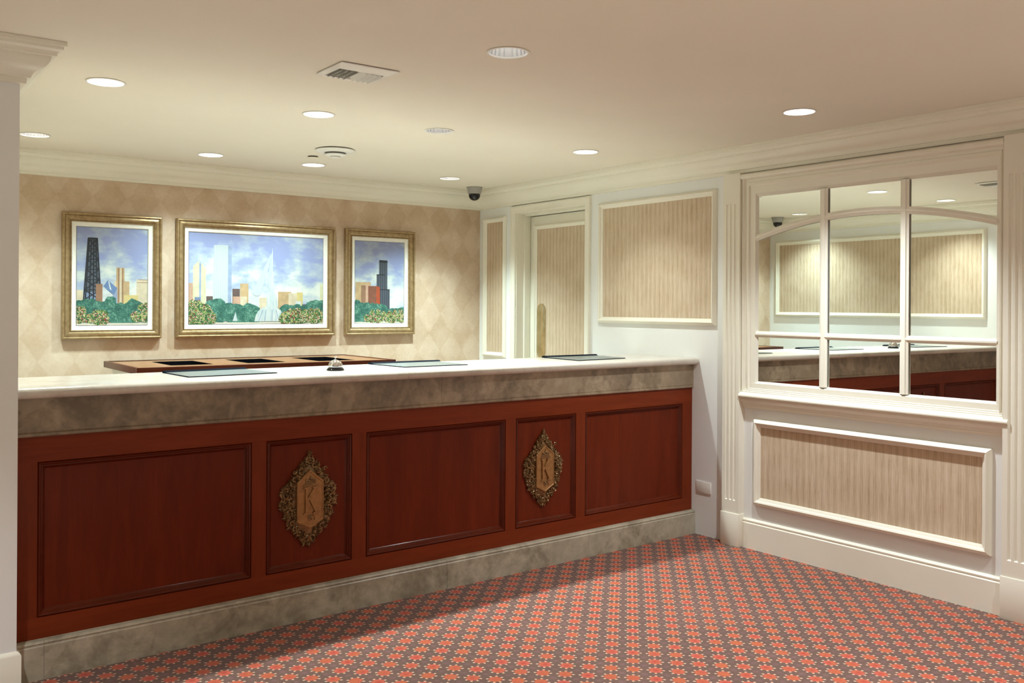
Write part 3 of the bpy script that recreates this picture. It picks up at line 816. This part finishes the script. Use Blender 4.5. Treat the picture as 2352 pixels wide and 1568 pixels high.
def painting(label, x0, x1, z0, z1, shapes):
    o = thing('framed_painting', label, 'painting', ((x0+x1)/2, YB, z0), group='skyline paintings on the back wall')
    bm = B()
    FR = [(0, .0015), (0, .034), (.004, .040), (.010, .042), (.014, .040), (.016, .035), (.020, .034), (.030, .037), (.037, .036), (.042, .030), (.048, .026), (.052, .029), (.056, .028), (.058, .020)]
    L = ring(bm, BW, x0, x1, z0, z1, FR); bm.faces.new(L[0])
    for f in bm.faces:
        c = f.calc_center_median(); d = YB-c.y
        if .0345 < d < .0352 or d < .0275 and d > .025: f.material_index = 1
    obj('frame', bm, ['gold', 'gold_dark'], o, ang=20)
    bm = B(); ring(bm, BW, x0+.056, x1-.056, z0+.056, z1-.056, [(0, .012), (0, .021), (.026, .017), (.028, .012), (.030, .011)])
    obj('liner', bm, 'liner', o, ang=20)
    a0, a1, b0, b1 = x0+.084, x1-.084, z0+.084, z1-.084
    W_, H_ = a1-a0, b1-b0
    bm = B(); mats = ['sky']
    fbox(bm, BW, a0, a1, b0, b1, .006, .0110)
    asp = W_/H_
    def put(k, mat, pts):
        if mat not in mats: mats.append(mat)
        ea, eb = .0045/W_, .0045/H_
        cl = [(min(max(u, ea), 1-ea), min(max(v, eb), 1-eb)) for u, v in pts]
        f = bm.faces.new([bm.verts.new(BW(a0+u*W_, b0+v*H_, .0110+.00004*(k+1))) for u, v in cl]); f.material_index = mats.index(mat)
    mats.append('p_line'); nb = .0045
    for f_ in list(bm.faces): f_.material_index = 1
    put(0, 'sky', [(nb/W_, nb/H_), (1-nb/W_, nb/H_), (1-nb/W_, 1-nb/H_), (nb/W_, 1-nb/H_)])
    k = 1
    for s in shapes:
        if s[0] == 'clump':
            _, mat, cs = s
            for (u, v, r) in cs: put(k, mat, circ(u, v, r/asp if asp > 1 else r, asp if asp > 1 else asp)); k += 1
        elif s[0] == 'line':
            _, mat, (ua, va), (ub, vb), w = s
            d = Vector(((ub-ua)*asp, vb-va)).normalized(); nx, ny = -d.y*w/asp, d.x*w
            put(k, mat, [(ua+nx, va+ny), (ub+nx, vb+ny), (ub-nx, vb-ny), (ua-nx, va-ny)]); k += 1
        else: put(k, s[0], s[1]); k += 1
    me = bm; cv = B(); bm_ = bm
    bmesh.ops.recalc_face_normals(bm_, faces=bm_.faces)
    m = bpy.data.meshes.new('canvas'); bm_.to_mesh(m); bm_.free(); cv.free()
    return obj('canvas', m, mats, o)

def row(u0, u1, v, r, n, jit=.02, seed=1):
    rn = random.Random(seed); return [(u0+(u1-u0)*(k+.5)/n, v+rn.uniform(-jit, jit), r*rn.uniform(.8, 1.2)) for k in range(n)]
# left painting: lattice tower, diamond roofed block
LS = [('p_cream', rect(0, .095, .2, .36)), ('p_cream', rect(.835, 1, .2, .475)), ('line', 'p_brown', (.84, .445), (1, .445), .003), ('line', 'p_brown', (.86, .475), (1, .475), .003),
      ('p_tan', rect(.55, .665, .2, .595)), ('line', 'p_brown', (.585, .2), (.585, .59), .006), ('line', 'p_cream', (.61, .2), (.61, .59), .010), ('line', 'p_brown', (.640, .2), (.640, .59), .005), ('p_tan', rect(.665, .735, .2, .455)), ('p_yellow', rect(.66, .86, .2, .315)), ('p_cream', rect(.525, .55, .2, .46)),
      ('p_slate', [(.095, .2), (.345, .2), (.335, .42), (.285, .886), (.165, .886)]), ('p_shade', [(.10, .2), (.34, .2), (.34, .34), (.1, .34)])]
for t_ in range(4): LS.append(('line', 'p_line', (.125+.055*t_, .22), (.178+.030*t_, .88), .006))
for q in range(6):
    v0 = .26+.103*q; v1 = v0+.103; lo_ = lambda v: .098+(v-.2)*.10; hi_ = lambda v: .345-(v-.2)*.088
    LS += [('line', 'p_line', (lo_(v0), v0), (hi_(v1), v1), .006), ('line', 'p_line', (hi_(v0), v0), (lo_(v1), v1), .006), ('line', 'p_line', (lo_(v0), v0), (hi_(v0), v0), .005)]
LS += [('line', 'p_line', (.098, .2), (.165, .886), .006), ('line', 'p_line', (.345, .2), (.285, .886), .006), ('p_charcoal', rect(.163, .287, .872, .89)),
       ('p_brown', rect(.27, .36, .2, .425)), ('p_pale', [(.36, .2), (.36, .38), (.375, .40), (.50, .31), (.50, .2)]), ('p_bluegrey', [(.50, .2), (.50, .31), (.565, .375), (.565, .2)]),
       ('p_blue', [(.43, .465), (.565, .385), (.515, .315), (.37, .40)]), ('p_pale', [(.435, .46), (.455, .445), (.485, .36), (.46, .375)]),
       ('clump', 'trees', row(0, .52, .22, .085, 6, .03, 3)+row(.5, .9, .19, .09, 5, .02, 4)+row(0, 1, .13, .10, 9, .02, 5)+row(.3, .85, .08, .08, 6, .01, 6)),
       ('p_strip', rect(0, 1, 0, .028)),
       ('clump', 'flowers', row(.0, .42, .075, .085, 5, .015, 7)+row(.0, .12, .16, .06, 2, .01, 8)+row(.25, .42, .13, .055, 3, .01, 9)+row(.80, 1.0, .085, .09, 3, .02, 10)+row(.88, 1., .19, .06, 2, .01, 11))]
painting('narrow gold framed skyline painting with dark lattice tower, leftmost on the back wall', 1.180, 1.789, 1.188, 1.992, LS)
MS = [('p_pink', rect(0, .035, .2, .45)), ('p_yellowpale', [(.033, .2), (.033, .63), (.075, .695), (.075, .2)]), ('p_bluegrey', rect(.075, .088, .2, .66)), ('p_shade', rect(.045, .085, .2, .3)), ('p_yellowpale', [(.088, .2), (.088, .68), (.122, .60), (.122, .2)]),
      ('p_darkbrown', rect(.125, .17, .2, .31)), ('ptower', [(.175, .2), (.175, .868), (.276, .872), (.276, .2)]), ('p_bluegrey', [(.276, .2), (.276, .872), (.302, .845), (.302, .2)]),
      ('p_darkbrown', rect(.308, .362, .2, .395)), ('p_tan', rect(.364, .424, .15, .455)), ('p_pink', rect(.312, .366, .15, .31)), ('p_cream', rect(.366, .412, .15, .31)),
      ('p_pale', rect(.43, .50, .15, .32)), ('p_cream', rect(.505, .56, .15, .30)), ('p_tan', rect(.645, .745, .15, .37)), ('p_cream', rect(.725, .790, .15, .355)), ('p_yellow', rect(.790, .836, .15, .365)), ('p_pale', rect(.78, .822, .13, .265)), ('p_pink', rect(.68, .72, .13, .24)), ('p_slate', rect(.83, .875, .13, .23)), ('p_pale', rect(.885, 1., .15, .30)), ('p_yellowpale', rect(.972, 1., .2, .465)),
      ('clump', 'p_mist2', [(.592-.0066*q, .78-.026*q, .016+.0022*q) for q in range(17)]), ('p_mist2', [(.594, .80), (.600, .84), (.604, .32), (.580, .34), (.565, .50)]),
      ('clump', 'trees', row(.14, .30, .19, .085, 4, .02, 13)+row(.28, .48, .14, .085, 5, .02, 14)+row(.16, .5, .08, .075, 8, .01, 15)+row(.88, 1., .2, .085, 3, .02, 16)+row(.68, .95, .15, .07, 6, .02, 17)),
      ('p_strip', rect(0, 1, 0, .025)),
      ('water', [(.590, .3), (.5955, .60), (.598, .86), (.602, .86), (.6055, .60), (.612, .3)]), ('water', [(.555, .19), (.562, .30), (.580, .38), (.612, .38), (.632, .30), (.645, .19)]),
      ('water', [(.468, .035), (.475, .09), (.495, .15), (.53, .19), (.58, .205), (.63, .195), (.665, .16), (.685, .09), (.69, .035)]),
      ('line', 'p_bluegrey', (.50, .04), (.53, .16), .004), ('line', 'p_bluegrey', (.545, .04), (.555, .17), .004), ('line', 'p_bluegrey', (.60, .04), (.60, .17), .004), ('line', 'p_bluegrey', (.65, .04), (.63, .16), .004), ('water', [(.310, .04), (.330, .14), (.345, .04)]),
      ('clump', 'flowers', row(0, .17, .07, .085, 4, .01, 18)+row(0, .13, .15, .08, 3, .02, 19)+row(.02, .08, .21, .05, 2, .01, 20)+row(.68, 1., .075, .08, 7, .01, 21)+row(.72, .98, .13, .06, 5, .01, 22))]
painting('wide gold framed skyline painting with white tower and fountain, middle of the three', 1.884, 3.045, 1.190, 1.993, MS)
RS = [('p_tan', rect(.02, .32, .2, .50)), ('p_brown', rect(.13, .22, .2, .46)), ('p_pink', rect(.22, .28, .2, .47)),
      ('dtower', rect(.50, .70, .12, .415)), ('dtower', rect(.435, .595, .2, .595)), ('dtower', rect(.485, .65, .3, .76)), ('p_charcoal', [(.483, .742), (.483, .762), (.50, .772), (.645, .770), (.655, .755), (.655, .742)]), ('line', 'p_line', (.50, .413), (.70, .413), .006), ('line', 'p_line', (.435, .593), (.595, .593), .006),
      ('p_redbrown', rect(.27, .43, .2, .455)), ('p_red', [(.43, .2), (.43, .445), (.40, .46), (.50, .445), (.51, .2)]),
      ('clump', 'trees', row(0, .6, .19, .10, 6, .02, 23)+row(.0, 1., .12, .10, 9, .02, 24)+row(0, .5, .06, .08, 6, .01, 25)),
      ('p_strip', rect(0, 1, 0, .022)),
      ('clump', 'flowers', row(.2, 1., .065, .085, 8, .01, 26)+row(.3, .98, .13, .055, 6, .015, 27))]
painting('narrow gold framed skyline painting with dark stepped tower, rightmost on the back wall', 3.131, 3.733, 1.190, 1.994, RS)

# ------------------------------------------------------------------ ceiling fittings
def downlight(kind):
    bm = B(); lathe(bm, [(.0735, .004), (.0735, -.0005), (.0795, -.0012), (.0805, -.0030), (.0785, -.0042), (.072, -.0040), (.0705, .002)], n=48)
    ring_ = finish(bm)
    bm = B(); lathe(bm, [(.0705, .002), (.067, .030), (.058, .065), (.046, .095), (.045, .100), (0, .100)], n=48)
    refl = finish(bm, ang=60)
    bm = B()
    if kind == 'bulb': lathe(bm, [(0, .018), (.018, .020), (.030, .030), (.033, .042), (.024, .062), (.014, .078), (.014, .099)], n=24)
    elif kind == 'full': lathe(bm, [(0, .030), (.035, .0305), (.058, .033), (.0605, .038), (.040, .098)], n=32)
    else: lathe(bm, [(0, .046), (.020, .048), (.030, .060), (.026, .080), (.014, .099)], n=24)
    return ring_, refl, finish(bm)
KINDS = {k: downlight(k) for k in ('open', 'bulb', 'full', 'dim')}
for me3 in KINDS.values():
    me3[0].materials.append(M['white_metal']); me3[1].materials.append(M['reflector'])
KINDS['open'][2].materials.append(M['lamp']); KINDS['dim'][2].materials.append(M['lamp_dim']); KINDS['bulb'][2].materials.append(M['lamp']); KINDS['full'][2].materials.append(M['lamp'])
def add_part(name, me, parent):
    o = bpy.data.objects.new(name, me); C.objects.link(o); o.parent = parent; return o
for x, y, kind, pw, label in LIGHTS:
    r = thing('downlight', label, 'ceiling light', (x, y, ZCE), group='recessed ceiling downlights')
    a, b, c = KINDS[kind]
    add_part('trim_ring', a, r); add_part('reflector', b, r); add_part('lamp', c, r)

# square air vent
vt = thing('air_vent', 'square white ceiling air vent with angled louvres', 'vent', (VENT[0], VENT[1], ZCE))
bm = B(); vx, vy = VENT[0], VENT[1]; hx, hy, ix, iy = .128, .116, .098, .068
ivy = vy+.030
def vrow(xa, xb, ya, yb, z): return [bm.verts.new((x, y, z)) for x, y in ((xa, ya), (xb, ya), (xb, yb), (xa, yb))]
Lp = [vrow(vx-hx+.006, vx+hx-.006, vy-hy+.006, vy+hy-.006, ZCE-.003), vrow(vx-hx, vx+hx, vy-hy, vy+hy, ZCE-.003), vrow(vx-hx, vx+hx, vy-hy, vy+hy, ZCE-.007),
      vrow(vx-ix-.012, vx+ix+.012, ivy-iy-.010, ivy+iy+.010, ZCE-.012), vrow(vx-ix, vx+ix, ivy-iy, ivy+iy, ZCE-.010), vrow(vx-ix, vx+ix, ivy-iy, ivy+iy, ZCE+.02)]
for a, b in zip(Lp, Lp[1:]):
    for i in range(4): bm.faces.new((a[i], a[(i+1) % 4], b[(i+1) % 4], b[i]))
obj('vent_frame', bm, 'white_metal', vt, smooth=False)
bm = B(); box(bm, vx-hx+.012, vx+hx-.012, vy-.0995, vy+.0995, ZCE-.0025, ZCE+.12)
bm.faces.ensure_lookup_table()
for f in [f for f in bm.faces if f.calc_center_median().z < ZCE]: bm.faces.remove(f)
obj('duct', bm, 'gap', vt, smooth=False)
for k in range(8):
    bm = B(); cx_ = vx-ix+.016+k*(2*ix-.032)/7; s_ = -1 if k < 4 else 1
    pts = []
    for q in range(6): t = q/5; pts.append((cx_+s_*(-.004+.014*t*t), ZCE+.012-.030*t))
    a = [bm.verts.new((x, ivy-iy+.003, z)) for x, z in pts]; b = [bm.verts.new((x, ivy+iy-.003, z)) for x, z in pts]
    a2 = [bm.verts.new((x+.0012, ivy-iy+.003, z)) for x, z in pts]; b2 = [bm.verts.new((x+.0012, ivy+iy-.003, z)) for x, z in pts]
    for q in range(5): bm.faces.new((a[q], b[q], b[q+1], a[q+1])); bm.faces.new((a2[q], b2[q], b2[q+1], a2[q+1]))
    bm.faces.new((a[0], a2[0], b2[0], b[0])); bm.faces.new((a[-1], a2[-1], b2[-1], b[-1])); bm.faces.new(a+a2[::-1]); bm.faces.new(b+b2[::-1])
    obj('louvre', bm, 'white_metal', vt)

# smoke detector / sprinkler plate
sd = thing('smoke_detector', 'round white ceiling smoke detector with dark grille bands', 'smoke detector', (2.462, 5.141, ZCE))
bm = B(); lathe(bm, [(.095, -.0005), (.095, -.006)], 2.462, 5.141, ZCE); obj('shadow_gap', bm, 'gap', sd)  # dark band: shade above the base ring put into its colour
bm = B(); lathe(bm, [(.06, -.006), (.116, -.006), (.117, -.010), (.110, -.016), (.080, -.022), (.066, -.022), (.060, -.012)], 2.462, 5.141, ZCE, 48); obj('base_ring', bm, 'white_metal', sd)
bm = B(); lathe(bm, [(.060, -.010), (.060, -.030), (.052, -.034), (.0515, -.010)], 2.462, 5.141, ZCE, 48); obj('grille', bm, 'darkgrey', sd)
bm = B(); lathe(bm, [(.03, -.030), (.062, -.031), (.062, -.036), (.045, -.042), (.028, -.043), (.028, -.049), (.018, -.052), (0, -.0525)], 2.462, 5.141, ZCE, 48); obj('cap', bm, 'white_metal', sd)
bm = B(); lathe(bm, [(.031, -.036), (.031, -.0435), (.0285, -.0445)], 2.462, 5.141, ZCE, 48); obj('sensor_band', bm, 'darkgrey', sd)
sk = thing('sprinkler_plate', 'small round concealed sprinkler plate on the ceiling beside the smoke detector', 'sprinkler', (2.466, 5.469, ZCE))
bm = B(); lathe(bm, [(.030, -.0002), (.030, -.008)], 2.466, 5.469, ZCE); obj('shade_cup', bm, 'gap', sk)  # dark colour paints in the gap shadow above the cover disc
bm = B(); lathe(bm, [(0, -.008), (.036, -.008), (.0365, -.0095), (.034, -.0105), (0, -.0108)], 2.466, 5.469, ZCE); obj('cover_disc', bm, 'ceiling', sk)

# dome cameras
def cam(label, x, y):
    o = thing('dome_camera', label, 'security camera', (x, y, ZCE), group='ceiling dome cameras')
    bm = B(); lathe(bm, [(0, -.0006), (.066, -.0006), (.066, -.004), (.060, -.006), (.058, -.020), (.052, -.050), (.048, -.054), (0, -.054)], x, y, ZCE); obj('housing', bm, 'grey_plastic', o)
    bm = B(); lathe(bm, [(.046, -.0542), (.046, -.064)]+[(.046*math.cos(a), -.064-.042*math.sin(a)) for a in [PI/2*k/9 for k in range(1, 9)]]+[(0, -.106)], x, y, ZCE); obj('dome', bm, 'blackgloss', o)
cam('small black dome security camera in the right back corner of the ceiling', 4.118, 6.086)
cam('black dome security camera seen only reflected in the upper left mirror pane', .80, 6.10)

# ------------------------------------------------------------------ lights
LCOL = (.93, 1., 1.02)
def spot(x, y, e, half, blend, col=LCOL, r=.024, z=ZCE+.012):
    l = bpy.data.lights.new('spot', 'SPOT'); l.energy = e; l.spot_size = math.radians(2*half); l.spot_blend = blend; l.color = col; l.shadow_soft_size = r
    o = bpy.data.objects.new('ceiling_spot', l); C.objects.link(o); o.location = (x, y, z)
E0 = 68.
for x, y, kind, (e, half), label in LIGHTS: spot(x, y, E0*e, half, .95, (.80, 1.03, 1.02) if y > 5 else ((.90, 1.02, .98) if y > 4 else LCOL))
for x, y, e, half in ((3.74, 1.28, .75, 54), (2.64, 1.32, 1.4, 52), (-.05, 2.6, 2.2, 44), (-.6, .4, 1.1, 56), (.6, .2, 1.1, 56), (1.8, -.6, 1.1, 56), (-1.6, 1.4, .8, 50), (.2, -1.2, 1.1, 56), (3.4, -.9, 1.1, 56)):  # unseen, no fittings; right-hand ones inferred from shadows, the rest added as fill
    spot(x, y, E0*e, half, 1., LCOL if y > 1 else (1, .94, .80), .035, ZCE-.012)

w = bpy.data.worlds.new('World'); S.world = w; w.use_nodes = True
w.node_tree.nodes['Background'].inputs[0].default_value = (.95, .93, .82, 1); w.node_tree.nodes['Background'].inputs[1].default_value = .10

# ------------------------------------------------------------------ camera
f, yaw, roll, sy = 2127.845, .6361, .0060, -80.44
fwd = Vector((math.sin(yaw), math.cos(yaw), 0)); rt = Vector((math.cos(yaw), -math.sin(yaw), 0)); up = Vector((0, 0, 1))
R_ = math.cos(roll)*rt+math.sin(roll)*up; U_ = -math.sin(roll)*rt+math.cos(roll)*up
cd = bpy.data.cameras.new('camera'); co = bpy.data.objects.new('camera', cd); C.objects.link(co)
m = Matrix((R_, U_, -fwd)).transposed().to_4x4(); m.translation = (0, 0, CAMH); co.matrix_world = m
cd.sensor_width = 36; cd.lens = f/2352*36; cd.shift_y = sy/2352; cd.clip_start = .05
S.camera = co
vs = S.view_settings
S.display_settings.display_device = 'sRGB'
vs.view_transform = 'Standard'; vs.look = 'None'; vs.gamma = 1; vs.use_curve_mapping = False; vs.exposure = .83
S.cycles.diffuse_bounces = 6; S.cycles.max_bounces = 10; S.cycles.glossy_bounces = 4; S.cycles.adaptive_threshold = .02
S.cycles.sample_clamp_indirect = 6
S.cycles.caustics_reflective = False; S.cycles.caustics_refractive = False
